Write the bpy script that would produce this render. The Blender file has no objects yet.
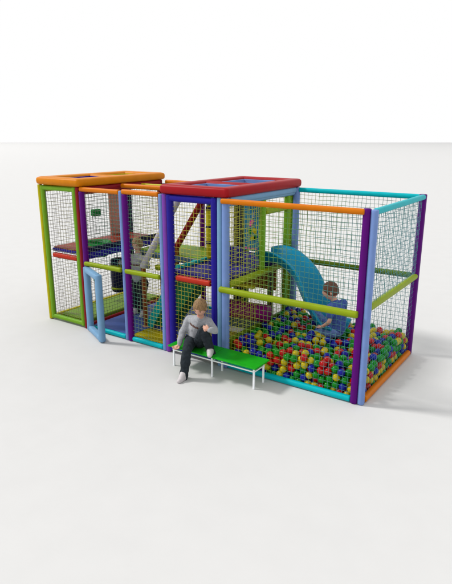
import bpy, bmesh, math, random
import numpy as np
from mathutils import Vector, Matrix, noise
from mathutils.kdtree import KDTree
R = math.radians
random.seed(7)
SC = bpy.context.scene
COL = SC.collection

# ------------------------------------------------------------------ camera, world, key lamp
cam_d = bpy.data.cameras.new('camera'); cam = bpy.data.objects.new('camera', cam_d); COL.objects.link(cam)
cam.location = (6.340, -5.404, 2.892)
cam.rotation_euler = (math.pi/2 - 0.2769, 0, 0.605)
cam_d.sensor_fit = 'HORIZONTAL'; cam_d.sensor_width = 36; cam_d.lens = 43.1
cam_d.clip_start = 0.1; cam_d.clip_end = 2000
SC.camera = cam
SC.view_settings.view_transform = 'Standard'; SC.view_settings.look = 'None'
SC.view_settings.exposure = 0; SC.view_settings.gamma = 1
w = bpy.data.worlds.new('World'); SC.world = w; w.use_nodes = True
w.node_tree.nodes['Background'].inputs['Color'].default_value = (1.0, 1.0, 1.0, 1)
w.node_tree.nodes['Background'].inputs['Strength'].default_value = 1.0
LD = Vector((0.90, 0.36, -0.95)).normalized()       # direction the key light travels
kl = bpy.data.lights.new('key_softbox', 'AREA'); kl.shape = 'DISK'; kl.size = 95; kl.energy = 3000000; kl.color = (1.0, 0.98, 0.95)
ko = bpy.data.objects.new('key_softbox', kl); COL.objects.link(ko)
ko.location = Vector((1.5, 0.8, 0.6)) - LD*600
ko.rotation_euler = LD.to_track_quat('-Z', 'Y').to_euler()

# ------------------------------------------------------------------ materials
def mat(name, col, rough=0.45, spec=0.5, noise_amt=0.06, nscale=14.0, bump=0.0, coat=0.0, sheen=0.0, metal=0.0, bscale=120.0):
    m = bpy.data.materials.new(name); m.use_nodes = True
    nt = m.node_tree; b = nt.nodes['Principled BSDF']
    b.inputs['Roughness'].default_value = rough
    b.inputs['Specular IOR Level'].default_value = spec
    b.inputs['Coat Weight'].default_value = coat; b.inputs['Coat Roughness'].default_value = 0.15
    b.inputs['Sheen Weight'].default_value = sheen; b.inputs['Metallic'].default_value = metal
    tc = nt.nodes.new('ShaderNodeTexCoord'); n = nt.nodes.new('ShaderNodeTexNoise')
    n.inputs['Scale'].default_value = nscale; n.inputs['Detail'].default_value = 4
    nt.links.new(tc.outputs['Object'], n.inputs['Vector'])
    r = nt.nodes.new('ShaderNodeValToRGB')
    a, c = 1-noise_amt, 1+noise_amt
    r.color_ramp.elements[0].position = .3; r.color_ramp.elements[1].position = .7
    r.color_ramp.elements[0].color = (col[0]*a, col[1]*a, col[2]*a, 1)
    r.color_ramp.elements[1].color = (min(1, col[0]*c), min(1, col[1]*c), min(1, col[2]*c), 1)
    nt.links.new(n.outputs['Fac'], r.inputs['Fac']); nt.links.new(r.outputs['Color'], b.inputs['Base Color'])
    if bump:
        n2 = nt.nodes.new('ShaderNodeTexNoise'); n2.inputs['Scale'].default_value = bscale
        nt.links.new(tc.outputs['Object'], n2.inputs['Vector'])
        bp = nt.nodes.new('ShaderNodeBump'); bp.inputs['Strength'].default_value = bump; bp.inputs['Distance'].default_value = .01
        nt.links.new(n2.outputs['Fac'], bp.inputs['Height']); nt.links.new(bp.outputs['Normal'], b.inputs['Normal'])
    return m
def vinyl(name, col, rough=.42): return mat(name, tuple(c*.80 for c in col), rough, .10, .05, 9, .12, bscale=16)
M = dict(
 orange=vinyl('orange_vinyl', (.66, .18, .002)), caporange=vinyl('amber_vinyl', (.66, .215, .001)), red=vinyl('red_vinyl', (.24, .006, .012)),
 capred=vinyl('cap_red_vinyl', (.36, .007, .012)), purple=vinyl('purple_vinyl', (.105, .002, .18)), violet=vinyl('violet_vinyl', (.21, .055, .40)),
 lav=vinyl('lavender_vinyl', (.19, .30, .62)), lblue=vinyl('light_blue_vinyl', (.19, .37, .58)), blue=vinyl('blue_vinyl', (.018, .011, .28)),
 navy=vinyl('navy_vinyl', (.008, .009, .05)), cyan=vinyl('cyan_vinyl', (.0, .46, .52)), teal=vinyl('teal_vinyl', (.0, .38, .36)),
 lime=vinyl('lime_vinyl', (.17, .37, .018)), olive=vinyl('olive_vinyl', (.27, .36, .008)), dolive=vinyl('dark_olive_vinyl', (.10, .17, .004)),
 yellow=vinyl('yellow_vinyl', (.50, .45, .004)), ygreen=vinyl('yellow_green_vinyl', (.30, .38, .01)), dgreen=vinyl('dark_green_vinyl', (.004, .16, .06)),
 green=mat('green_board', (.006, .30, .006), .45, .2), hold=vinyl('green_plastic', (.0, .22, .03)), salmon=vinyl('salmon_vinyl', (.58, .25, .18)),
 deckred=vinyl('deck_red', (.30, .03, .012)), rail_red=vinyl('rail_red', (.48, .03, .012)), deckblue=vinyl('deck_blue', (.02, .016, .22)), matgreen=vinyl('mat_green', (.17, .32, .01)),
 matblue=vinyl('mat_blue', (.07, .13, .42)), matyellow=vinyl('mat_yellow', (.46, .38, .005)), magenta=vinyl('magenta_vinyl', (.22, .006, .14)),
 brown=vinyl('brown_vinyl', (.24, .06, .012)), grey=mat('grey_tube', (.42, .40, .45), .35, .5), black=mat('black_vinyl', (.015, .02, .02), .5),
 dkgrey=vinyl('slate_blue_vinyl', (.07, .13, .22)), slide=mat('slide_plastic', (.0, .20, .34), 
 .32, .2, .04, 5), white=mat('white_paint', (.82, .85, .88), .35),
 skin=mat('skin', (.55, .30, .215), .5, .35, .06, 30), hair=mat('blond_hair', (.21, .125, .055), .6, .3, .35, 60, .5, bscale=90),
 hairbrown=mat('brown_hair', (.11, .045, .025), .6, .3, .35, 60, .5, bscale=90), sweater=mat('grey_knit', (.31, .32, .345), .9, .1, .12, 60, .35, sheen=.2, bscale=250),
 pants=mat('dark_trousers', (.018, .024, .030), .85, .15, .25, 25, .3, bscale=60), print=mat('brown_print', (.10, .035, .02), .8), shoe=mat('pale_shoe', (.48, .45, .46), .6),
 sole=mat('shoe_sole', (.25, .24, .25), .7), shirtblue=mat('blue_shirt', (.05, .09, .30), .85, .15, .2, 40, .3), jeans=mat('blue_jeans', (.12, .19, .42), .85, .15, .25, 40, .3),
 eye=mat('dark_eye', (.03, .02, .02), .3), lip=mat('lip', (.45, .15, .13), .5), brow=mat('eyebrow', (.2, .11, .05), .8), pink=mat('pink_print', (.75, .03, .35), .5),
 panelblue=vinyl('panel_blue', (.03, .22, .36)))
def ball_mat(n, c): return mat(n, c, .25, .22, .03, 20)
BM = dict(red=ball_mat('red_ball', (.40, .002, .003)), green=ball_mat('green_ball', (.001, .19, .004)), blue=ball_mat('blue_ball', (.003, .006, .25)), yellow=ball_mat('yellow_ball', (.46, .37, .002)))
BMM = mat('mixed', (1, 1, 1), .3)

def net_mat():
    m = bpy.data.materials.new('net_cord'); m.use_nodes = True; nt = m.node_tree; b = nt.nodes['Principled BSDF']
    b.inputs['Roughness'].default_value = .7
    g = nt.nodes.new('ShaderNodeNewGeometry'); s = nt.nodes.new('ShaderNodeSeparateXYZ'); nt.links.new(g.outputs['Position'], s.inputs[0])
    n = nt.nodes.new('ShaderNodeTexNoise'); n.inputs['Scale'].default_value = 2.2; nt.links.new(g.outputs['Position'], n.inputs['Vector'])
    a = nt.nodes.new('ShaderNodeMath'); a.operation = 'MULTIPLY_ADD'; nt.links.new(n.outputs['Fac'], a.inputs[0]); a.inputs[1].default_value = .7
    nt.links.new(s.outputs['X'], a.inputs[2])
    mp = nt.nodes.new('ShaderNodeMapRange'); mp.inputs['From Min'].default_value = -.6; mp.inputs['From Max'].default_value = 4.9; nt.links.new(a.outputs[0], mp.inputs['Value'])
    r = nt.nodes.new('ShaderNodeValToRGB'); nt.links.new(mp.outputs['Result'], r.inputs['Fac'])
    e = r.color_ramp.elements
    e[0].position = 0; e[0].color = (.12, .12, .15, 1); e[1].position = 1; e[1].color = (.07, .22, .26, 1)
    for p, c in ((.10, (.24, .22, .09)), (.20, (.09, .11, .09)), (.34, (.04, .20, .16)), (.45, (.44, .38, .03)), (.63, (.42, .38, .02)), (.75, (.11, .26, .03)), (.84, (.05, .19, .13))):
        k = e.new(p); k.color = (*c, 1)
    nt.links.new(r.outputs['Color'], b.inputs['Base Color'])
    return m
M['net'] = net_mat()
def floor_mat():
    return mat('studio_floor', (.552, .551, .548), .6, .15, .012, 3.0)
M['floor'] = floor_mat()

# ------------------------------------------------------------------ mesh helpers
class MB:
    def __init__(s): s.v = []; s.f = []; s.sm = []
    def add(s, vs, fs, smooth=True):
        o = len(s.v); s.v += [tuple(v) for v in vs]; s.f += [tuple(i+o for i in f) for f in fs]; s.sm += [smooth]*len(fs); return s
    def build(s, name, m, parent=None, mats=None):
        me = bpy.data.meshes.new(name); me.from_pydata(s.v, [], s.f); me.update()
        me.polygons.foreach_set('use_smooth', s.sm); me.materials.append(m)
        o = bpy.data.objects.new(name, me); COL.objects.link(o)
        if parent: o.parent = parent
        return o
    def ring_strip(s, rings, closed=False, caps=True, smooth=True):
        n = len(rings[0]); vs = [p for r in rings for p in r]; fs = []
        K = len(rings)
        for i in range(K if closed else K-1):
            a, b = i*n, ((i+1) % K)*n
            for j in range(n): fs.append((a+j, a+(j+1) % n, b+(j+1) % n, b+j))
        if caps and not closed: fs.append(tuple(range(n-1, -1, -1))); fs.append(tuple((K-1)*n+j for j in range(n)))
        return s.add(vs, fs, smooth)
def frame_of(d, up=None):
    d = d.normalized(); up = up or (Vector((0, 0, 1)) if abs(d.z) < .9 else Vector((0, 1, 0)))
    x = d.cross(up).normalized(); return x, x.cross(d).normalized()
def sect(n, a, b, e=2.0, rot=0.0):
    out = []
    for i in range(n):
        t = 2*math.pi*i/n + rot; c, s_ = math.cos(t), math.sin(t)
        out.append((a*math.copysign(abs(c)**(2/e), c), b*math.copysign(abs(s_)**(2/e), s_)))
    return out
def foam(mb, p0, p1, r=.043, n=16, e=2.6):
    """foam-padded tube with domed ends"""
    p0, p1 = Vector(p0), Vector(p1); d = (p1-p0); L = d.length; d.normalize(); x, y = frame_of(d)
    rings = []
    prof = [(0, .82), (.005, .94), (.012, 1), (.03, 1)]
    st = [(t, k) for t, k in prof]
    m_ = max(2, int(L/.12))
    for i in range(1, m_):
        t = .03+(L-.06)*i/m_; st.append((t, 1 + .02*noise.noise(Vector((t*5, p0.x*3.1, p0.z*2.3+p0.y)))))
    st += [(L-t, k) for t, k in reversed(prof)]
    for t, k in st:
        c = p0+d*t; rings.append([c + x*(u*k) + y*(v*k) for u, v in sect(n, r, r, e)])
    mb.ring_strip(rings)
def tube(mb, pts, r, n=8, caps=True, e=2.0):
    pts = [Vector(p) for p in pts]; rings = []; up = None
    for i, p in enumerate(pts):
        d = (pts[min(i+1, len(pts)-1)]-pts[max(i-1, 0)]); x, y = frame_of(d, up)
        rr = r[i] if isinstance(r, (list, tuple)) else r
        rings.append([p+x*u+y*v for u, v in sect(n, rr, rr, e)])
    mb.ring_strip(rings, caps=caps)
def rbox(mb, lo, hi, bev=.012, seg=2):
    bm = bmesh.new(); bmesh.ops.create_cube(bm, size=1)
    lo, hi = Vector(lo), Vector(hi)
    for v in bm.verts: v.co = Vector([(lo[i]+hi[i])/2 + v.co[i]*(hi[i]-lo[i]) for i in range(3)])
    bev = min(bev, min(hi-lo)*.45)
    bmesh.ops.bevel(bm, geom=bm.edges[:], offset=bev, segments=seg, affect='EDGES', profile=.5)
    bm.verts.index_update(); mb.add([v.co[:] for v in bm.verts], [[v.index for v in f.verts] for f in bm.faces], False); bm.free()
def sphere(mb, c, r, seg=16, rings=10, sc=(1, 1, 1)):
    vs = [(c[0], c[1], c[2]+r*sc[2])]; fs = []
    for i in range(1, rings):
        t = math.pi*i/rings
        for j in range(seg):
            a = 2*math.pi*j/seg; vs.append((c[0]+r*sc[0]*math.sin(t)*math.cos(a), c[1]+r*sc[1]*math.sin(t)*math.sin(a), c[2]+r*sc[2]*math.cos(t)))
    vs.append((c[0], c[1], c[2]-r*sc[2])); L = len(vs)-1
    for j in range(seg): fs.append((0, 1+j, 1+(j+1) % seg)); fs.append((L, L-seg+(j+1) % seg, L-seg+j))
    for i in range(rings-2):
        for j in range(seg):
            a = 1+i*seg+j; b = 1+i*seg+(j+1) % seg; fs.append((a, a+seg, b+seg, b))
    mb.add(vs, fs)
def tag(o, label=None, cat=None, group=None, kind=None):
    if label: o['label'] = label
    if cat: o['category'] = cat
    if group: o['group'] = group
    if kind: o['kind'] = kind
    return o
def empty(name, loc=(0, 0, 0)):
    o = bpy.data.objects.new(name, None); COL.objects.link(o); o.location = loc; o.empty_display_size = .1; return o
def part(name, m, parent, fn, label=None):
    mb = MB(); fn(mb); o = mb.build(name, M[m] if isinstance(m, str) else m, parent)
    o.matrix_parent_inverse = Matrix.Translation(-parent.location) if parent else Matrix()
    if label: o['label'] = label
    return o
def child(o, parent, org):      # geometry was built in world space, root sits at org
    o.parent = parent; o.matrix_parent_inverse = Matrix.Translation(-Vector(org))

# ------------------------------------------------------------------ studio floor: one seamless sheet
def floor():
    mb = MB(); S = 190; n = 8
    # finite seamless floor far larger than the set
    fw = Vector((-.5688, .8225, 0)); rt = Vector((.8225, .5688, 0)); c0 = Vector((6.34, -5.4, 0))
    rows = [-30, 0, 5, 10, 20, 60, 150, 392]; vs = []; fs = []
    for a in rows:
        for b in (-200, -60, -15, -5, 5, 15, 60, 200): vs.append(c0+fw*a+rt*b)
    for i in range(len(rows)-1):
        for j in range(7): k = i*8+j; fs.append((k, k+1, k+9, k+8))
    mb.add(vs, fs, False); o = mb.build('floor', M['floor']); tag(o, kind='structure', label='seamless pale grey studio floor')
floor()

# ------------------------------------------------------------------ the play structure
L_, A_, B_, C_, D_, E_, DP, H = -.859, 0.0, .864, 1.600, 2.566, 4.402, 1.82, 2.2
PS = empty('indoor_playground', (1.77, .9, 0))
tag(PS, 'long netted playground frame of multicoloured padded posts with two towers and a slide', 'playground')
def P(name, m, fn, label=None): return part(name, m, PS, fn, label)
def F(name, m, p0, p1, r=.043, label=None, e=2.6): return P(name, m, lambda mb: foam(mb, p0, p1, r, e=e), label)
zt, zb = 2.165, .042
# posts ------------------------------------------------------------
posts = [  # material, x, y, r, ztop
 ('yellow', L_-.068, -.005, .034, 2.2), ('yellow', L_-.055, DP-.05, .04, 2.2), ('navy', L_+.04, DP, .045, 2.2),
 ('red', A_-.055, .0, .036, 2.2), ('purple', A_+.024, 0, .041, 2.14), ('red', A_-.045, DP-.02, .043, 2.2), ('navy', A_+.045, DP, .043, 2.14),
 ('lav', B_-.032, -.002, .031, 2.19), ('purple', B_+.038, 0, .042, 2.15), ('purple', B_, DP, .045, 2.16),
 ('lav', C_-.037, 0, .032, 2.19), ('violet', C_+.034, 0, .038, 2.2), ('navy', C_-.05, DP, .045, 2.2), ('black', C_+.06, DP, .045, 2.2),
 ('lblue', D_-.050, .0, .036, 2.2), ('lav', D_+.032, .0, .045, 2.2), ('lime', D_-.05, DP, .045, 2.2), ('lav', D_+.045, DP, .047, 2.2),
 ('purple', E_-.036, 0, .041, 2.2), ('lav', E_+.042, .012, .038, 2.19), ('purple', E_+.025, DP, .048, 2.2)]
for m, x, y, r, z in posts: F('post', m, (x, y, 0.004), (x, y, z), r)
# inner posts of the towers and slide gateway
for m, x, y, z0, z1 in (('lime', D_, .93, 1.1, 2.1), ('lime', D_, 1.62, .0, 2.1), ('black', D_-.05, 1.27, .0, 1.08), ('dkgrey', C_+.06, .95, 1.1, 2.1), ('dgreen', 1.74, DP, .0, 2.1), ('lime', 1.2, DP, 1.1, 2.1)):
    F('post', m, (x, y, z0+.004), (x, y, z1), .042)
def rail(m, p0, p1, r=.04, name='rail', label=None): F(name, m, p0, p1, r, label)
# front line
rail('cyan', (A_+.066, 0, zb), (B_-.064, 0, zb), .034); rail('cyan', (B_+.081, 0, zb), (C_-.07, 0, zb), .034); rail('cyan', (D_+.078, 0, zb), (E_-.078, 0, zb), .036)
rail('orange', (A_-.0, 0, 2.172), (B_-.064, 0, 2.172), .033); rail('orange', (B_+.0, 0, 2.182), (C_-.07, 0, 2.182), .034); rail('orange', (D_+.0, -.04, zt), (E_-.05, -.02, zt), .033)
rail('olive', (A_+.03, -.03, 1.065), (B_-.07, -.03, 1.065), .034); rail('olive', (B_+.02, -.03, 1.065), (C_-.075, -.03, 1.065), .034); rail('olive', (D_-.02, -.055, 1.065), (E_-.04, -.055, 1.065), .038)
# right end
rail('cyan', (E_+.035, .05, zt), (E_+.035, DP-.0, zt), .034); rail('orange', (E_+.05, .07, zb), (E_+.045, DP-.06, zb), .038); rail('olive', (E_+.03, .07, 1.12), (E_+.03, DP-.0, 1.12), .037)
# back line
rail('cyan', (D_+.09, DP, zt), (E_+.0, DP, zt), .034); rail('dolive', (D_+.09, DP, 1.12), (E_-.03, DP, 1.12), .038); rail('cyan', (D_+.09, DP, zb), (E_-.03, DP, zb))
rail('orange', (A_+.09, DP, zt), (B_-.045, DP, zt)); rail('orange', (B_+.045, DP, zt), (C_-.09, DP, zt))
rail('orange', (A_+.05, .80, 2.17), (C_-.0, .80, 2.17), .036)
rail('yellow', (A_+.05, 1.25, 2.15), (C_-.3, 1.25, 2.15), .03)
for x0, x1 in ((A_, B_), (B_, C_), (C_, D_), (L_, A_)): rail('cyan' if x0 != L_ else 'yellow', (x0+.1, DP, zb), (x1-.1, DP, zb))
# tower sides
for x, m, mb_ in ((L_-.03, 'yellow', 'yellow'), (A_-.04, 'red', 'red'), (C_+.03, 'violet', 'violet'), (D_+.0, 'lblue', 'blue')):
    rail(m, (x, .06, 2.145), (x, DP-.06, 2.145), .06); rail(mb_, (x, .06, zb), (x, DP-.06, zb), .042)
rail('lblue', (D_+.03, .06, 2.165), (D_+.03, DP-.05, 2.165), .045)
rail('olive', (D_+.03, .06, 1.10), (D_+.03, DP-.05, 1.10), .042)
rail('olive', (D_, .97, 1.93), (D_, 1.58, 1.93), .045)
# left tower front frame: lime inset panel
gx0, gx1 = L_-.002, A_-.128
def inset(m, x0, x1, z0, z1, r):
    f = empty('front_panel_frame'); f.parent = PS; f.matrix_parent_inverse = Matrix.Translation(-PS.location)
    for a, b in (((x0, 0, z0-r), (x0, 0, z1+r)), ((x1, 0, z0-r), (x1, 0, z1+r)), ((x0-r*.9, 0, z0), (x1+r*.9, 0, z0)), ((x0-r*.9, 0, z1), (x1+r*.9, 0, z1))):
        mb = MB(); foam(mb, a, b, r if a[0] == b[0] else r*.96, e=2.6); o = mb.build('frame_bar', M[m], f)
inset('lime', gx0, gx1, .065, 2.155, .037)
inset('blue', C_+.118, D_-.132, .09, 2.15, .045)
# caps ---------------------------------------------------------------
def sweep_rect(mb, x0, x1, y0, y1, z, w, h, rc=.05):
    pts = []
    for cx, cy, a0 in ((x1-rc, y1-rc, 0), (x0+rc, y1-rc, 90), (x0+rc, y0+rc, 180), (x1-rc, y0+rc, 270)):
        for k in range(6): a = R(a0+18*k); pts.append((Vector((cx, cy, z)), Vector((math.cos(a), math.sin(a), 0)), rc))
    rings = []
    for i, (c, nrm, r) in enumerate(pts):
        q = i//6; sx, sy = ((1, 1), (-1, 1), (-1, -1), (1, -1))[q]
        po = c+nrm*r; pi_ = c+Vector((sx*(r-w), sy*(r-w), 0)); mid = (po+pi_)/2; hv = (po-pi_)/2
        rings.append([mid + hv*u + Vector((0, 0, v)) for u, v in sect(20, 1, h/2, 3.4)])
    mb.ring_strip(rings, closed=True)
def cap(m, x0, x1, ycross, bw):
    c = P('roof_cap', m, lambda mb: (sweep_rect(mb, x0, x1, -.065, DP+.07, 2.262, bw, .125)))
    def cross(mb): foam(mb, (x0+bw-.02, ycross, 2.262), (x1-bw+.02, ycross, 2.262), .055)
    k = MB(); cross(k); o = k.build('cross_bar', M[m], c)
    return c
cap('caporange', L_-.10, A_+.03, .92, .21)
cap('capred', C_-.02, D_+.10, .80, .17)
# linings under the caps
def lining(m, x0, x1, y0, y1): P('roof_lining', m, lambda mb: [rbox(mb, a, b, .006) for a, b in (((x0, y0, 2.19), (x1, y0+.02, 2.288)), ((x0, y1-.02, 2.19), (x1, y1, 2.288)), ((x0, y0+.02, 2.19), (x0+.02, y1-.02, 2.288)), ((x1-.02, y0+.02, 2.19), (x1, y1-.02, 2.288)))])
lining('blue', L_+.11, A_-.18, .145, .87); lining('yellow', L_+.11, A_-.18, .97, DP-.14)
lining('lav', C_+.15, D_-.07, .105, .75); lining('lav', C_+.15, D_-.07, .85, DP-.10)

# decks ----------------------------------------------------------------
def holed_deck(mb, x0, x1, y0, y1, z0, z1, cx, cy, r, n=32):
    for z, flip in ((z1, False), (z0, True)):
        ring = [(cx+r*math.cos(2*math.pi*i/n), cy+r*math.sin(2*math.pi*i/n), z) for i in range(n)]
        sq = []
        for i in range(n):
            a = 2*math.pi*i/n; c, s_ = math.cos(a), math.sin(a)
            t = min(((x1-cx) if c > 0 else (x0-cx))/c if abs(c) > 1e-6 else 9, ((y1-cy) if s_ > 0 else (y0-cy))/s_ if abs(s_) > 1e-6 else 9)
            sq.append((cx+c*t, cy+s_*t, z))
        # snap nearest to corners
        for X in (x0, x1):
            for Y in (y0, y1):
                k = min(range(n), key=lambda i: (sq[i][0]-X)**2+(sq[i][1]-Y)**2); sq[k] = (X, Y, z)
        fs = [(i, (i+1) % n, n+(i+1) % n, n+i) for i in range(n)]
        if not flip: fs = [f[::-1] for f in fs]
        mb.add(ring+sq, fs, False)
    rw = [[(cx+r*math.cos(2*math.pi*i/n), cy+r*math.sin(2*math.pi*i/n), z) for i in range(n)] for z in (z0, z1)]
    mb.ring_strip(rw, caps=False)
    for a, b in (((x0, y0), (x1, y0)), ((x1, y0), (x1, y1)), ((x1, y1), (x0, y1)), ((x0, y1), (x0, y0))):
        mb.add([(*a, z0), (*b, z0), (*b, z1), (*a, z1)], [(0, 1, 2, 3)], False)
dk = P('deck', 'deckred', lambda mb: holed_deck(mb, L_+.03, A_-.09, .09, DP-.06, 1.17, 1.22, -.40, .62, .16), 'red upper deck of the left tower with a round hatch')
def hatch(mb):
    n = 32
    rings = [[Vector((-.40+(.16+dr)*math.cos(2*math.pi*i/n), .62+(.16+dr)*math.sin(2*math.pi*i/n), z)) for i in range(n)] for dr, z in ((-.004, 1.02), (-.004, 1.25), (.05, 1.262), (.09, 1.222))]
    mb.ring_strip(rings, caps=False)
o = part('hatch_rim', 'hold', PS, hatch); o.parent = dk; o.matrix_parent_inverse = Matrix()
for m, x0 in (('blue', A_-.045),):
    P('deck_edge', m, lambda mb: rbox(mb, (x0-.03, .08, 1.10), (x0+.035, DP-.08, 1.20), .02))
    P('deck_edge', 'navy', lambda mb: rbox(mb, (x0-.02, .08, 1.205), (x0+.02, DP-.08, 1.28), .015))
rail('rail_red', (L_+.10, .03, 1.10), (A_-.19, .03, 1.10), .04, 'deck_edge'); P('deck_edge', 'blue', lambda mb: rbox(mb, (L_+.03, .05, 1.15), (A_-.12, .085, 1.20), .01))
P('deck', 'deckblue', lambda mb: rbox(mb, (C_+.02, .07, 1.10), (D_-.06, DP-.06, 1.16), .015), 'blue upper deck of the right tower')
P('deck', 'matgreen', lambda mb: rbox(mb, (.12, 1.02, 1.06), (C_-.03, DP-.07, 1.13), .015), 'lime green upper deck behind the grey handrail')
P('deck_edge', 'dkgrey', lambda mb: rbox(mb, (.12, .97, 1.02), (C_-.03, 1.015, 1.12), .012))
rail('olive', (.60, .93, .90), (C_-.05, .93, .98), .045)
rail('rail_red', (C_+.19, .02, 1.09), (D_-.21, .02, 1.09), .04, 'deck_edge')
P('deck_edge', 'teal', lambda mb: rbox(mb, (C_+.06, .22, 1.165), (C_+.11, .85, 1.215), .012))
# guard panels at the back of the tower deck
P('guard_panel', 'deckblue', lambda mb: rbox(mb, (C_+.1, .95, 1.165), (D_-.35, 1.0, 1.40), .02), 'deep blue padded guard panel')
P('guard_panel', 'brown', lambda mb: rbox(mb, (1.98, 1.40, .70), (D_-.04, 1.45, 1.06), .02), 'brown padded panel under the blue deck')
# decorated panel at the back
dp = P('picture_panel', 'panelblue', lambda mb: rbox(mb, (1.72, DP-.06, 1.17), (2.02, DP-.03, 2.0), .012), 'teal panel with small pink and yellow shapes')
def blobs(mb, lst, y):
    for x, z, a, b, rot in lst:
        n = 14; c, s_ = math.cos(rot), math.sin(rot)
        top = [(x+a*math.cos(t)*c-b*math.sin(t)*s_, y, z+a*math.cos(t)*s_+b*math.sin(t)*c) for t in [2*math.pi*i/n for i in range(n)]]
        mb.ring_strip([[Vector(p)+Vector((0, .012, 0)) for p in top], [Vector(p) for p in top]], smooth=False)
for m, lst in (('pink', [(1.78+.06*i, 1.955, .018, .012, 0) for i in range(4)]+[(1.78+.06*i, 1.21, .02, .014, 0) for i in range(4)]+[(1.87, 1.62, .03, .06, -.5)]), ('yellow', [(1.93, 1.50, .035, .05, .3), (1.90, 1.38, .05, .03, .2)]), ('lav', [(1.90, 1.74, .02, .06, -.3)]), ('hold', [(1.85, 1.48, .03, .05, .1), (1.95, 1.40, .025, .04, -.4)])):
    for one in lst:
        mb = MB(); blobs(mb, [one], DP-.066); mb.build('picture_shape', M[m], dp)
# salmon panel and climbing holds on the left wall
P('padded_panel', 'salmon', lambda mb: rbox(mb, (L_-.0, 1.34, 1.22), (L_+.05, 1.60, 2.08), .02))
for y, z, s_ in ((1.0, 1.66, .085), (.93, .5, .06)):
    P('climbing_hold', 'hold', lambda mb: rbox(mb, (L_-.0, y-s_, z-s_*.72), (L_+.10, y+s_, z+s_*.72), .025, 3))
# ramp with handrails -------------------------------------------------------
def ramp_prism(mb, y0, y1, prof, smooth=False):
    n = len(prof); vs = [(x, y0, z) for x, z in prof]+[(x, y1, z) for x, z in prof]
    mb.add(vs, [tuple(range(n)), tuple(range(2*n-1, n-1, -1))]+[(i, n+i, n+(i+1) % n, (i+1) % n) for i in range(n)], smooth)
rp = P('climbing_ramp', 'dgreen', lambda mb: ramp_prism(mb, .52, .84, [(.84, .10), (C_-.02, 1.12), (1.84, 1.00), (1.16, .10)]), 'dark green sloping ramp with teal edge')
for y in (.50, .86):
    mb = MB(); ramp_prism(mb, y-.022, y+.022, [(.70, .03), (1.40, 1.13), (1.54, 1.13), (.86, .03)]); o = mb.build('ramp_edge', M['teal'], rp)
F('handrail', 'grey', (.74, .47, 1.01), (1.53, .47, 2.16), .05, e=2); F('handrail_post', 'brown', (.755, .47, .06), (.755, .47, 1.0), .034)
F('post_foot', 'salmon', (.755, .47, .0), (.755, .47, .075), .05)
F('handrail', 'red', (.95, 1.03, 1.25), (1.60, 1.03, 2.2), .045); F('handrail_post', 'brown', (.95, 1.03, .06), (.95, 1.03, 1.24), .034)
# magenta roller low in the right tower
P('roller', 'magenta', lambda mb: foam(mb, (2.06, .86, .50), (2.70, .92, .50), .125, 24, 2), 'magenta padded roller low in the right tower')
P('padded_panel', 'dkgrey', lambda mb: rbox(mb, (1.72, 1.25, .05), (2.45, 1.30, .24), .02))
rail('yellow', (2.05, .85, .88), (2.5, .85, .88), .03)
# low wall under the pit side of the tower
P('low_wall', 'dolive', lambda mb: rbox(mb, (D_-.03, .06, .08), (D_+.03, DP-.06, .36), .02))

# slide ----------------------------------------------------------------------
def catmull(pts, n):
    pts = [Vector(p) for p in pts]; P4 = [pts[0]*2-pts[1]]+pts+[pts[-1]*2-pts[-2]]; out = []
    for i in range(len(pts)-1):
        a, b, c, d = P4[i:i+4]
        for k in range(n):
            t = k/n; out.append(.5*((2*b)+(c-a)*t+(2*a-5*b+4*c-d)*t*t+(3*b-a-3*c+d)*t**3))
    return out+[pts[-1]]
def slide_fn(mb):
    path = catmull([(2.46, 1.22, 1.17), (2.62, 1.22, 1.205), (2.80, 1.21, 1.16), (3.00, 1.20, 1.01), (3.16, 1.18, .76), (3.34, 1.15, .52), (3.52, 1.12, .36), (3.70, 1.09, .33)], 6)
    w, hh, th = .225, .18, .02; rings = []
    for i, p in enumerate(path):
        d = (path[min(i+1, len(path)-1)]-path[max(0, i-1)]).normalized(); side = Vector((0, 0, 1)).cross(d).normalized(); up = d.cross(side).normalized()
        prof = []
        for k in range(13):
            t = -1+2*k/12; a = abs(t)**2.6; prof.append((w*t, hh*a))
        prof2 = [(w+.03, hh+.004), (w+.03, hh-.02), (w+.012, hh-.03)]
        inner = [(-x, z) for x, z in reversed(prof2)][:0]
        outer = []
        for k in range(13):
            t = 1-2*k/12; a = abs(t)**2.6; outer.append(((w+th)*t, hh*a-th if abs(t) < .99 else hh-.03))
        lip_r = [(w+.035, hh+.006), (w+.035, hh-.016)]; lip_l = [(-(w+.035), hh-.016), (-(w+.035), hh+.006)]
        rings.append([p+side*x+up*z for x, z in prof+lip_r+outer+lip_l])
    mb.ring_strip(rings)
P('slide', 'slide', slide_fn, 'glossy blue half-pipe slide running down into the ball pit')

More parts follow.
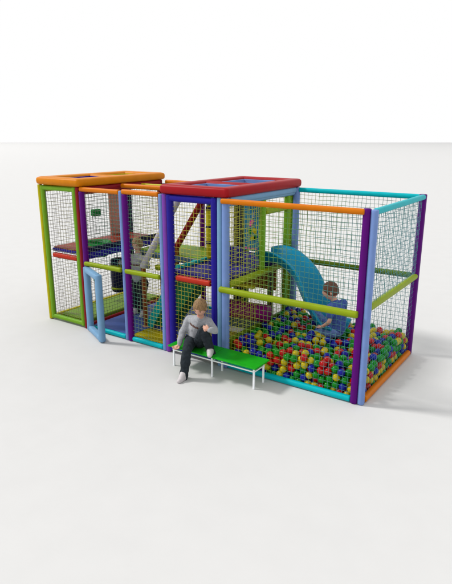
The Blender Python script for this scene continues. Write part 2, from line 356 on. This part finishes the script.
# nets ------------------------------------------------------------------------
def net(o, u, v, w, h, s=.058, r=.0026, label=None, seed=0, z_off=0):
    o, u, v = Vector(o), Vector(u).normalized(), Vector(v).normalized(); nrm = u.cross(v)
    nu, nv = max(1, round(w/s)), max(1, round(h/s)); mb = MB()
    def pt(a, b):
        x, y = w*a/nu, h*b/nv; q = o+u*x+v*y
        e = math.sin(math.pi*a/nu)*math.sin(math.pi*b/nv)
        j = noise.noise_vector(q*5.3+Vector((seed, 0, 0)))*.009 + noise.noise_vector(q*23)*.003
        f = min(1, min(a, nu-a, b, nv-b)/1.0)
        return q + u*j.x*f + v*(j.y*f) - Vector((0, 0, .006))*e + nrm*(j.z*.8*f)
    G = [[pt(a, b) for b in range(nv+1)] for a in range(nu+1)]
    def cord(pts, off):
        rings = []
        for i, p in enumerate(pts):
            d = pts[min(i+1, len(pts)-1)]-pts[max(0, i-1)]; x, y = frame_of(d, nrm)
            rings.append([p+nrm*off+x*a+y*b for a, b in sect(4, r, r)])
        mb.ring_strip(rings, caps=False)
    for a in range(1, nu): cord(G[a], r*.5)
    for b in range(1, nv): cord([G[a][b] for a in range(nu+1)], -r*.5)
    ob = mb.build('net', M['net'], PS); ob.matrix_parent_inverse = Matrix.Translation(-PS.location)
X, Y, Z = (1, 0, 0), (0, 1, 0), (0, 0, 1)
def nx(x0, x1, y, z0, z1, **k): net((x0, y, z0), X, Z, x1-x0, z1-z0, **k)
def ny(x, y0, y1, z0, z1, **k): net((x, y0, z0), Y, Z, y1-y0, z1-z0, **k)
nx(gx0, gx1, .0, .08, 2.12)
nx(A_+.07, B_-.06, 0, 1.09, 2.18)
nx(B_+.07, C_-.06, 0, 1.09, 2.18); nx(B_+.07, C_-.06, 0, .05, 1.06)
nx(C_+.16, D_-.18, 0, .1, 2.1)
nx(D_+.06, E_-.07, 0, 1.08, 2.15); nx(D_+.06, E_-.07, 0, .06, 1.06, r=.0021)
ny(E_+.035, .06, DP-.03, 1.13, 2.15); ny(E_+.035, .06, DP-.03, .07, 1.11, r=.0014, s=.066)
nx(D_+.06, E_-.03, DP, 1.13, 2.15); nx(D_+.06, E_-.03, DP, .05, 1.11)
nx(L_+.08, A_-.06, DP, .05, 2.1); nx(A_+.08, B_-.03, DP, .05, 2.15); nx(B_+.03, C_-.06, DP, .05, 2.15); nx(C_+.08, D_-.06, DP, .05, 2.1)
ny(L_-.0, .08, DP-.06, .06, 2.1)
ny(A_-.02, .05, DP-.05, 1.3, 2.1); ny(A_-.02, .05, DP-.05, .08, 1.08)
ny(D_+.01, .05, .92, 1.12, 2.12); ny(D_+.01, 1.65, DP-.05, 1.12, 2.12); ny(D_+.01, .05, DP-.04, .36, 1.08)
ny(C_+.02, 1.05, DP-.05, 1.2, 2.1)

# door ------------------------------------------------------------------------
door = empty('door', (A_+.06, -.055, 0)); door.parent = PS; door.matrix_parent_inverse = Matrix.Translation(-PS.location)
hinge = Vector((A_+.085, -.06, 0)); dvec = Vector((.53, -.25, 0)).normalized(); 
def door_fn(mb):
    z0, z1, W = .055, .985, .57
    a, b = hinge, hinge+dvec*W
    for p, q in (((a.x, a.y, z0-.04), (a.x, a.y, z1+.04)), ((b.x, b.y, z0-.04), (b.x, b.y, z1+.04))): foam(mb, p, q, .045, e=3.5)
    for z in (z0, z1): foam(mb, (a+dvec*.03)+Vector((0, 0, z)), (b-dvec*.03)+Vector((0, 0, z)), .045, e=3.5)
mb = MB(); door_fn(mb); o = mb.build('door_frame', M['lblue'], door); o.matrix_parent_inverse = Matrix.Translation(-door.location)
door['label'] = 'open light blue padded gate'

# ------------------------------------------------------------------ floor mats, bags: things of their own
def thing_mesh(name, m, fn, label, cat, group=None):
    mb = MB(); fn(mb); o = mb.build(name, M[m]); return tag(o, label, cat, group)
thing_mesh('floor_mat', 'matgreen', lambda mb: rbox(mb, (L_+.11, .07, .006), (A_-.10, DP-.06, .115), .02), 'lime green foam mat on the floor of the left tower', 'mat', 'foam floor mats')
thing_mesh('floor_mat', 'matblue', lambda mb: rbox(mb, (A_+.01, .06, .006), (.83, DP-.06, .06), .015), 'blue foam mat behind the open light blue gate', 'mat', 'foam floor mats')
thing_mesh('floor_mat', 'matyellow', lambda mb: rbox(mb, (.835, .06, .006), (1.56, .44, .06), .015), 'yellow foam mat at the foot of the teal-edged ramp', 'mat', 'foam floor mats')
thing_mesh('floor_mat', 'matblue', lambda mb: rbox(mb, (.835, .56, .006), (1.56, DP-.06, .06), .015), 'blue foam mat under the dark green ramp', 'mat', 'foam floor mats')
thing_mesh('floor_mat', 'matyellow', lambda mb: rbox(mb, (C_+.09, .07, .006), (D_-.07, 1.05, .06), .015), 'yellow foam mat on the floor of the right tower behind the bench', 'mat', 'foam floor mats')

def bag(name, x, y, z0, z1, r, m, bands, label, hang):
    t = empty(name, (x, y, z0)); tag(t, label, 'punching bag', 'hanging bags')
    def body(mb):
        prof = [(0, .5), (.012, .85), (.035, 1), ((z1-z0)*.5, 1.03), (z1-z0-.035, 1), (z1-z0-.012, .85), (z1-z0, .4)]
        mb.ring_strip([[Vector((u*k, v*k, z)) for u, v in sect(24, r, r)] for z, k in prof])
    mb = MB(); body(mb); mb.build('bag_body', M[m], t)
    for zz, hh, bm_ in bands:
        mb = MB(); mb.ring_strip([[Vector((u, v, z)) for u, v in sect(24, r*k, r*k)] for z, k in ((zz, 1.0), (zz, 1.06), (zz+hh, 1.06), (zz+hh, 1.0))], caps=False); mb.build('band', M[bm_], t)
    mb = MB(); tube(mb, [(0, 0, z1-z0-.01), (0, 0, hang-z0)], .008); mb.build('strap', M['black'], t)
bag('punching_bag', -.33, .98, .33, .93, .12, 'navy', [(.06, .035, 'ygreen'), (.46, .035, 'ygreen')], 'dark navy hanging bag with yellow green bands beside the standing boy', 1.17)
bag('punching_bag', 1.80, .75, 1.22, 1.98, .05, 'yellow', [(.70, .045, 'navy'), (.45, .03, 'navy'), (.22, .04, 'navy')], 'slim yellow hanging bag with navy bands in the right tower', 2.16)

# ------------------------------------------------------------------ bench
bt = empty('bench', (2.63, -.24, 0)); tag(bt, 'low green topped bench with thin white legs that the blond boy sits on', 'bench')
bo = bt.location
def bpart(name, m, fn):
    mb = MB(); fn(mb); o = mb.build(name, M[m], bt); o.matrix_parent_inverse = Matrix.Translation(-bo); return o
for xa, xb in ((1.965, 2.632), (2.638, 3.305)): bpart('seat_board', 'green', lambda mb: rbox(mb, (xa, -.415, .283), (xb, -.075, .303), .005))
for x in (2.01, 2.63, 3.245):
    for y in (-.345, -.125): bpart('leg', 'white', lambda mb: rbox(mb, (x-.011, y-.011, .0), (x+.011, y+.011, .282), .004))
bpart('frame', 'white', lambda mb: [rbox(mb, (1.996, y-.010, .215), (3.259, y+.010, .232), .004) for y in (-.345, -.125)]+[rbox(mb, (x-.010, -.334, .215), (x+.010, -.136, .232), .004) for x in (2.01, 2.63, 3.245)])

# ------------------------------------------------------------------ people
def skin_mesh(chains, voxel=.006, sub=2):
    """one continuous surface grown from joint chains: list of [(pos, radius), ...]"""
    mb_all = bmesh.new()
    acc = MB()
    for ch in chains:
        pts = [Vector(p) for p, r in ch]; rs = [r for p, r in ch]
        # smooth interpolation, round ends
        if len(pts) > 2:
            n = 5; P2 = catmull(pts, n); rr = []
            for i in range(len(pts)-1):
                for k in range(n): t = k/n; t = t*t*(3-2*t); rr.append(rs[i]*(1-t)+rs[i+1]*t)
            rr.append(rs[-1])
        else:
            P2 = [pts[0].lerp(pts[1], k/4) for k in range(5)]; rr = [rs[0]*(1-k/4)+rs[1]*k/4 for k in range(5)]
        d0 = (P2[1]-P2[0]).normalized(); d1 = (P2[-1]-P2[-2]).normalized()
        full = [(P2[0]-d0*rr[0]*q, rr[0]*math.sqrt(max(0, 1-q*q))) for q in (.98, .8, .45)]+list(zip(P2, rr))+[(P2[-1]+d1*rr[-1]*q, rr[-1]*math.sqrt(max(0, 1-q*q))) for q in (.45, .8, .98)]
        x, y = frame_of(full[3][0]-full[0][0]); rings = []
        for i, (p, r) in enumerate(full):
            d = (full[min(i+1, len(full)-1)][0]-full[max(0, i-1)][0]).normalized()
            x = (x - d*x.dot(d)).normalized(); y = d.cross(x)
            rings.append([p+x*a+y*b for a, b in sect(14, r, r)])
        acc.ring_strip(rings)
    return acc
def finish(acc, name, m, parent, org, voxel=.006, smooth=6, rough=0):
    o = acc.build(name, M[m], parent)
    md = o.modifiers.new('r', 'REMESH'); md.mode = 'VOXEL'; md.voxel_size = voxel; md.use_smooth_shade = True
    ms = o.modifiers.new('s', 'SMOOTH'); ms.iterations = smooth; ms.factor = .5
    bpy.context.view_layer.update()
    dg = bpy.context.evaluated_depsgraph_get(); me = bpy.data.meshes.new_from_object(o.evaluated_get(dg), depsgraph=dg)
    me.name = name; o.modifiers.clear(); o.data = me
    if rough:
        for v in me.vertices:
            v.co += v.normal*(noise.noise(v.co*16)*rough + noise.noise(v.co*38)*rough*.4)
    me.polygons.foreach_set('use_smooth', [True]*len(me.polygons))
    if parent: o.matrix_parent_inverse = Matrix.Translation(-Vector(org))
    return o
def head_parts(acc, c, fwd, up, s=1.0):
    """head with brow, nose, cheeks, chin, ears; c = centre"""
    f = Vector(fwd).normalized(); u = Vector(up); u = (u-f*u.dot(f)).normalized(); r = f.cross(u)
    def W(x, y, z): return Vector(c)+(r*x+f*y+u*z)*s
    vs = []; N, K = 28, 20; rings = []
    for i in range(1, K):
        t = math.pi*i/K; ring = []
        for j in range(N):
            a = 2*math.pi*j/N; x, y, z = math.sin(t)*math.cos(a), math.sin(t)*math.sin(a), math.cos(t)
            px, py, pz = x*.076, y*.093, z*.112
            if z < 0: px *= 1-.30*z*z; py *= (1-.18*z*z) if y < 0 else (1-.05*z*z)
            if y > .6 and abs(x) < .6 and z < -.1: py *= .97
            if y > .5: 
                for ex in (-.032, .032):
                    dd = ((px-ex)/.018)**2+((pz-.006)/.014)**2; py -= .010*math.exp(-dd)
                py += .006*math.exp(-((pz-.03)/.014)**2)
                py += .020*math.exp(-(px/.011)**2)*max(0, math.exp(-((pz+.022)/.016)**2))+.008*math.exp(-(px/.009)**2-((pz+.002)/.02)**2)
                py += .006*math.exp(-(px/.022)**2-((pz+.055)/.010)**2)+.006*math.exp(-(px/.02)**2-((pz+.088)/.014)**2)
            ring.append(W(px, py, pz))
        rings.append(ring)
    acc.ring_strip(rings)
    for sx in (-1, 1):
        m = MB(); sphere(m, (0, 0, 0), 1, 12, 8); acc.add([W(sx*.078+v[0]*.010, -.006+v[1]*.019, -.006+v[2]*.029) for v in m.v], m.f)
    return W
def hand(chains, wrist, palm_dir, side, curl, s=1.0, thumb_side=1, nrm=None):
    w = Vector(wrist); d = Vector(palm_dir).normalized(); sd = Vector(side); sd = (sd-d*sd.dot(d)).normalized(); n = d.cross(sd)*curl
    knk = w+d*.048*s
    chains.append([(w-d*.01, .018*s), (w+d*.02*s, .021*s), (w+d*.04*s, .022*s)])
    for i, (o, l) in enumerate(((-.022, .036), (-.008, .044), (.007, .042), (.021, .033))):
        b = w+d*.03*s+sd*o*.7*s; k = knk+sd*o*s*1.15
        m_ = k+d*l*.6*s+n*.010*s+sd*o*.25*s; e = m_+d*l*.45*s+n*.020*s
        chains.append([(b, .009*s), (k, .0088*s), (m_, .0078*s), (e, .0066*s)])
    tb = w+d*.012*s+sd*thumb_side*.016*s
    chains.append([(tb, .011*s), (tb+d*.016*s+sd*thumb_side*.022*s+n*.006*s, .0095*s), (tb+d*.036*s+sd*thumb_side*.030*s+n*.014*s, .0078*s)])

def person(label, org, J, mats, head_fwd, head_up, shirt_r=1.0, print_dir=None, shoes=True, hair_style='boy', group=None, hs=1.0, vox=.0065):
    t = empty('person', org); tag(t, label, 'person', group)
    V = {k: Vector(v) for k, v in J.items() if isinstance(v, tuple)}
    ch = [[(V['pelvis'], .09), (V['pelvis'].lerp(V['chest'], .5), .085), (V['chest'], .095), (V['neck'], .045), (V['neck'].lerp(V['head'], .5), .038)]]
    for s in 'LR':
        ch.append([(V['chest'].lerp(V['neck'], .55), .05), (V['sh'+s], .042), (V['sh'+s].lerp(V['el'+s], .5), .034), (V['el'+s], .028), (V['wr'+s], .020)])
        ch.append([(V['pelvis'], .07), (V['hip'+s], .07), (V['hip'+s].lerp(V['knee'+s], .5), .060), (V['knee'+s], .045), (V['knee'+s].lerp(V['ank'+s], .45), .042), (V['ank'+s], .027)])
        ch.append([(V['ank'+s], .022), (V['ank'+s].lerp(V['toe'+s], .6) - Vector((0, 0, .012)), .014)])
        hd = V['ha'+s]-V['wr'+s]
        hand(ch, V['wr'+s], hd, J.get('hs'+s, (1, 0, 0)), J.get('hc'+s, 1), 1.0, J.get('ht'+s, 1))
    acc = skin_mesh(ch); W = head_parts(acc, V['head'], head_fwd, head_up, hs)
    body = finish(acc, 'body', 'skin', t, org, vox, 3)
    # shirt
    c2 = [[(V['pelvis']+(V['chest']-V['pelvis'])*.10, .108), (V['pelvis'].lerp(V['chest'], .5), .106), (V['chest'], .112), (V['chest'].lerp(V['neck'], .72), .078), (V['chest'].lerp(V['neck'], .86), .062)],
          [(V['shL'], .055), (V['chest'].lerp(V['neck'], .45), .086), (V['shR'], .055)]]
    side = (V['shR']-V['shL']).normalized()
    for sg in (-1, 1): c2.append([(V['pelvis'].lerp(V['chest'], .15)+side*.035*sg, .092), (V['chest']+side*.05*sg, .085)])
    for s in 'LR':
        sl = V['wr'+s] if not J.get('short') else V['sh'+s].lerp(V['el'+s], .6)
        if J.get('short'): c2.append([(V['chest'].lerp(V['neck'], .4), .06), (V['sh'+s], .056), (sl, .052)])
        else: c2.append([(V['chest'].lerp(V['neck'], .4), .06), (V['sh'+s], .056), (V['sh'+s].lerp(V['el'+s], .5), .050), (V['el'+s], .045), (V['el'+s].lerp(V['wr'+s], .6), .040), (V['el'+s].lerp(V['wr'+s], .95), .031)])
    sh = finish(skin_mesh(c2), 'sweater', mats['shirt'], t, org, .0085, 5, .008)
    # collar
    mb = MB(); nk = V['chest'].lerp(V['neck'], .93); ax = (V['head']-V['chest']).normalized(); x, y = frame_of(ax)
    for_ = [[nk+ax*z+x*a*k+y*b*k for a, b in sect(20, .05, .05)] for z, k in ((-.012, 1.2), (.0, 1.22), (.012, 1.12), (.012, 1.0), (-.01, .98))]
    mb.ring_strip(for_, caps=False); o = mb.build('collar', M[mats['shirt']], t); o.matrix_parent_inverse = Matrix.Translation(-Vector(org))
    # trousers
    c3 = [[(V['pelvis'], .100), (V['pelvis'].lerp(V['chest'], .18), .098)]]
    for s in 'LR':
        c3.append([(V['pelvis'], .088), (V['hip'+s], .086), (V['hip'+s].lerp(V['knee'+s], .5), .076), (V['knee'+s], .062), (V['knee'+s].lerp(V['ank'+s], .5), .060), (V['knee'+s].lerp(V['ank'+s], 1.0), .052), (V['knee'+s].lerp(V['ank'+s], 1.20), .054)])
    tr = finish(skin_mesh(c3), 'trousers', mats['pants'], t, org, .0085, 5, .010)
    # shoes
    if shoes:
        for s in 'LR':
            a, b = V['ank'+s], V['toe'+s]; d = (b-a); d.z *= .25; d.normalize()
            base = Vector((a.x, a.y, min(a.z, b.z)-.012))
            acc = skin_mesh([[(base-d*.03, .036), (base+d*.03, .038), (base+d*.085, .038), (base+d*.125, .030)], [(a+Vector((0, 0, .022)), .046), (base+d*.03, .044)], [(a+Vector((0, 0, .02)), .044), (base+d*.075+Vector((0, 0, .022)), .034)], [(base+d*.03+Vector((0, 0, .022)), .030), (base+d*.09, .032)]])
            finish(acc, 'shoe', 'shoe', t, org, .006, 4)
    # hair: shell over the skull with fringe
    mb = MB(); rings = []; K, N = 16, 36
    for i in range(K+1):
        tt = math.pi*(.02+.62*i/K); ring = []
        for j in range(N):
            a = 2*math.pi*j/N; fr = max(0, math.sin(a)); lim = (.62-.26*fr**1.5+.05*noise.noise(Vector((a*3, 2, V['head'].x)))) if hair_style == 'boy' else (.60-.20*fr)
            tt = math.pi*(.02+lim*i/K)
            k = 1.10+.035*noise.noise(Vector((math.cos(a)*4, math.sin(a)*4, tt*2.5)))+.02*noise.noise(Vector((a*9, tt*3, 1)))
            if i == K: k = 1.0
            x, y, z = math.sin(tt)*math.cos(a), math.sin(tt)*math.sin(a), math.cos(tt)
            ring.append(W(x*.079*k, y*.094*k-.003, z*.113*k+.003))
        rings.append(ring)
    mb.ring_strip(rings, caps=True); finish(mb, 'hair', mats['hair'], t, org, .0065, 2, .006)
    def feat(name, m, lst):
        a = MB()
        for x, y, z, sx, sy, sz in lst:
            q = MB(); sphere(q, (0, 0, 0), 1, 10, 6); a.add([W(x+v[0]*sx, y+v[1]*sy, z+v[2]*sz) for v in q.v], q.f)
        o = a.build(name, M[m], t); o.matrix_parent_inverse = Matrix.Translation(-Vector(org))
    feat('eye', 'eye', [(-.031, .078, .004, .010, .006, .0055)]); feat('eye', 'eye', [(.031, .078, .004, .010, .006, .0055)])
    feat('eyebrow', 'brow', [(-.031, .086, .024, .015, .005, .003)]); feat('eyebrow', 'brow', [(.031, .086, .024, .015, .005, .003)])
    feat('mouth', 'lip', [(0, .090, -.055, .020, .006, .0048)])
    return t, W, sh
def chest_print(t, sh, org, center, nrm, upv, width=.20):
    """small row of illegible brown lettering on the chest, laid on the knit"""
    from mathutils.bvhtree import BVHTree
    me = sh.data; bv = BVHTree.FromPolygons([v.co for v in me.vertices], [p.vertices for p in me.polygons])
    n = Vector(nrm).normalized(); u = Vector(upv); u = (u-n*u.dot(n)).normalized(); r = u.cross(n).normalized(); c = Vector(center)
    mb = MB(); rnd = random.Random(3); x = -width/2
    while x < width/2:
        w_ = rnd.uniform(.009, .014); h_ = rnd.uniform(.024, .034)
        strokes = [((x, -h_/2), (x+.005, h_/2)), ((x, -.004), (x+w_, .005)), ((x+w_*.8, -h_/2), (x+w_, h_*.3))]
        for (a, b), (c_, d) in strokes:
            K = 3
            for k in range(K):
                pts = []
                for (px, pz) in ((a+(c_-a)*k/K, b+(d-b)*k/K), (a+(c_-a)*(k+1)/K, b+(d-b)*(k+1)/K)):
                    for off in (-.0042, .0042): pts.append((px+(off if abs(d-b) > abs(c_-a) else 0), pz+(0 if abs(d-b) > abs(c_-a) else off)))
                vs = []
                for px, pz in pts:
                    o_ = c+r*px+u*pz+n*.3; hit = bv.ray_cast(o_, -n)
                    vs.append((hit[0]+n*.003) if hit[0] else None)
                if all(vs): mb.add(vs, [(0, 1, 3, 2)], False)
        x += w_+.009
    if mb.v:
        o = mb.build('chest_lettering', M['print'], t); o.matrix_parent_inverse = Matrix.Translation(-Vector(org))

# seated blond boy: right hand on the bench edge, left foot up on the seat
K1 = dict(pelvis=(2.28, -.22, .40), chest=(2.35, -.25, .60), neck=(2.415, -.29, .735), head=(2.455, -.345, .880),
  shL=(2.225, -.27, .665), elL=(2.15, -.33, .49), wrL=(2.155, -.405, .345), haL=(2.13, -.445, .312), shR=(2.49, -.25, .685), elR=(2.66, -.32, .615), wrR=(2.665, -.45, .665), haR=(2.60, -.475, .675),
  hipL=(2.23, -.25, .385), kneeL=(2.40, -.55, .385), ankL=(2.385, -.60, .085), toeL=(2.40, -.70, .045),
  hipR=(2.37, -.25, .385), kneeR=(2.58, -.44, .64), ankR=(2.60, -.34, .355), toeR=(2.65, -.42, .345), hsL=(1, .2, 0), hcL=1, htL=1, hsR=(0, .2, 1), hcR=1, htR=1)
t1, W1, sh1 = person('blond boy in grey sweater and dark trousers sitting on the green bench', (2.3, -.25, .3), K1, dict(shirt='sweater', pants='pants', hair='hair'), (.20, -.86, -.42), (.1, -.35, 1), vox=.0052)
chest_print(t1, sh1, (2.3, -.25, .3), (2.365, -.3, .605), (.35, -1, .1), (.3, .2, 1))
# standing boy, one arm out to the bag
K2 = dict(pelvis=(.28, .86, .66), chest=(.28, .85, .92), neck=(.285, .845, 1.10), head=(.30, .83, 1.25),
  shL=(.14, .84, 1.02), elL=(-.02, .84, .92), wrL=(-.16, .88, .88), haL=(-.21, .90, .87), shR=(.43, .85, 1.03), elR=(.55, .78, .93), wrR=(.63, .66, 1.02), haR=(.67, .60, 1.06),
  hipL=(.20, .86, .62), kneeL=(.18, .83, .36), ankL=(.18, .87, .14), toeL=(.19, .76, .105), hipR=(.36, .86, .62), kneeR=(.38, .80, .37), ankR=(.36, .86, .14), toeR=(.39, .75, .105), hsL=(0, 0, 1), hsR=(1, 0, 0))
t2, W2, sh2 = person('boy in grey sweater standing inside the netting with one arm stretched to the dark bag', (.28, .86, .06), K2, dict(shirt='sweater', pants='pants', hair='hair'), (.3, -1, -.25), (0, -.1, 1))
chest_print(t2, sh2, (.28, .86, .06), (.29, .8, .93), (.35, -1, 0), (0, 0, 1))
# dark-haired boy at the slide end, facing up the slide
K3 = dict(short=True, pelvis=(3.70, 1.02, .45), chest=(3.70, .99, .69), neck=(3.655, .97, .845), head=(3.60, .955, .975),
  shL=(3.66, .84, .79), elL=(3.68, .78, .62), wrL=(3.57, .82, .52), haL=(3.52, .84, .49), shR=(3.72, 1.12, .79), elR=(3.66, 1.22, .62), wrR=(3.52, 1.20, .55), haR=(3.47, 1.18, .54),
  hipL=(3.66, .94, .43), kneeL=(3.44, .93, .345), ankL=(3.22, .88, .22), toeL=(3.13, .87, .25), hipR=(3.66, 1.10, .43), kneeR=(3.45, 1.12, .48), ankR=(3.24, 1.14, .62), toeR=(3.18, 1.14, .69), hsL=(0, -1, 0), hsR=(0, 1, 0))
t3, W3, sh3 = person('dark haired boy in blue shirt and jeans sitting at the end of the blue slide', (3.7, 1.0, .3), K3, dict(shirt='shirtblue', pants='jeans', hair='hairbrown'), (-1, -.42, -.15), (-.1, 0, 1), hs=1.05)

# ------------------------------------------------------------------ balls
def balls():
    rng = np.random.default_rng(5); r = .046
    x0, x1, y0, y1 = D_+.04+r, E_+.025-r, .012+r, DP-.01-r
    N = 1720
    def top(x, y): return .405 + .035*np.sin(x*3.1+1)*np.cos(y*2.7) + .02*np.sin(x*7+y*5)
    p = np.stack([rng.uniform(x0, x1, N), rng.uniform(y0, y1, N), rng.uniform(r+.02, .40, N)], 1)
    body = [(3.70, 1.02, .43, .17), (3.5, 1.12, .42, .10), (3.55, 1.10, .28, .16)]
    pairs = None
    for it in range(140):
        if it % 8 == 0:
            cell = np.floor(p/(.11)).astype(int); cell -= cell.min(0); dims = cell.max(0)+3
            key = ((cell[:, 0]+1)*dims[1]+cell[:, 1]+1)*dims[2]+cell[:, 2]+1
            order = np.argsort(key, kind='stable'); ks = key[order]; I = []; Jn = []
            for dx in (-1, 0, 1):
                for dy in (-1, 0, 1):
                    for dz in (-1, 0, 1):
                        kk = key+(dx*dims[1]+dy)*dims[2]+dz
                        a = np.searchsorted(ks, kk, 'left'); b = np.searchsorted(ks, kk, 'right'); c = b-a
                        idx = np.repeat(np.arange(N), c)
                        if len(idx) == 0: continue
                        st = np.repeat(a, c)+np.arange(len(idx))-np.repeat(np.cumsum(c)-c, c)
                        jj = order[st]; m = jj > idx; I.append(idx[m]); Jn.append(jj[m])
            I = np.concatenate(I); Jn = np.concatenate(Jn)
        d = p[I]-p[Jn]; L = np.linalg.norm(d, axis=1)+1e-9; ov = (2*r-L); m = ov > 0
        push = d[m]/L[m, None]*(ov[m]*.42)[:, None]
        np.add.at(p, I[m], push); np.add.at(p, Jn[m], -push)
        p[:, 2] -= .0012 if it < 110 else .0
        for bx, by, bz, br in body:
            q = p-np.array([bx, by, bz]); l = np.linalg.norm(q, axis=1); k = l < br+r*.6
            p[k] += q[k]/l[k, None]*((br+r*.6-l[k])*.5)[:, None]
        p[:, 0] = np.clip(p[:, 0], x0, x1); p[:, 1] = np.clip(p[:, 1], y0, y1); p[:, 2] = np.clip(p[:, 2], r+.006, top(p[:, 0], p[:, 1]))
    c = np.array(cam.location)
    # exposure of each ball: nothing above, or next to the front / right net
    kd = KDTree(N)
    for i in range(N): kd.insert(p[i], i)
    kd.balance()
    vis = np.zeros(N)
    dirs_cam = c-p; dirs_cam /= np.linalg.norm(dirs_cam, axis=1)[:, None]
    for i in range(N):
        near = np.array([j for (_, j, dd) in kd.find_range(p[i], .30) if j != i])
        if len(near) == 0: vis[i] = 1; continue
        q = p[near]-p[i]; a = q@dirs_cam[i]; pr = np.linalg.norm(q-a[:, None]*dirs_cam[i], axis=1)
        blk = (a > .01) & (pr < 2*r)
        # coverage estimate
        cov = np.sum(np.clip(1-pr[blk]/(2*r), 0, 1)); vis[i] = max(0, 1-cov*1.1)
    score = vis/np.linalg.norm(c-p, axis=1)**2
    order = np.argsort(-score)
    keep = set(order[:300].tolist())
    names = list(BM); cols = rng.choice(4, N, p=[.24, .26, .24, .26])
    proto = {}
    for ci, n in enumerate(names):
        mb = MB(); sphere(mb, (0, 0, 0), r, 20, 12); me_o = mb.build('ball', BM[n]); proto[ci] = me_o
    first = {k: True for k in proto}
    for i in sorted(keep):
        ci = int(cols[i]); o = proto[ci] if first[ci] else proto[ci].copy()
        if not first[ci]: COL.objects.link(o)
        first[ci] = False; o.location = p[i]
        tag(o, 'small shiny %s plastic ball in the ball pit' % names[ci], 'ball', 'plastic balls filling the pit')
    # the rest: one mass, four materials
    mb = MB(); mi = []
    base = MB(); sphere(base, (0, 0, 0), r, 12, 8); bv = np.array(base.v)
    rest = [i for i in range(N) if i not in keep and (p[i, 1] < .25 or p[i, 0] > E_-.25 or p[i, 2] > top(p[i, 0], p[i, 1])-.16)]
    for i in rest: mb.add((bv+p[i]).tolist(), base.f); mi += [int(cols[i])]*len(base.f)
    o = mb.build('ball_filling', BM['red'])
    for n in names[1:]: o.data.materials.append(BM[n])
    o.data.polygons.foreach_set('material_index', mi)
    tag(o, 'remaining mixed red, green, blue and yellow balls filling the pit', 'balls', None, 'stuff')
balls()

# ------------------------------------------------------------------ render
SC.render.engine = 'CYCLES'
SC.cycles.max_bounces = 8
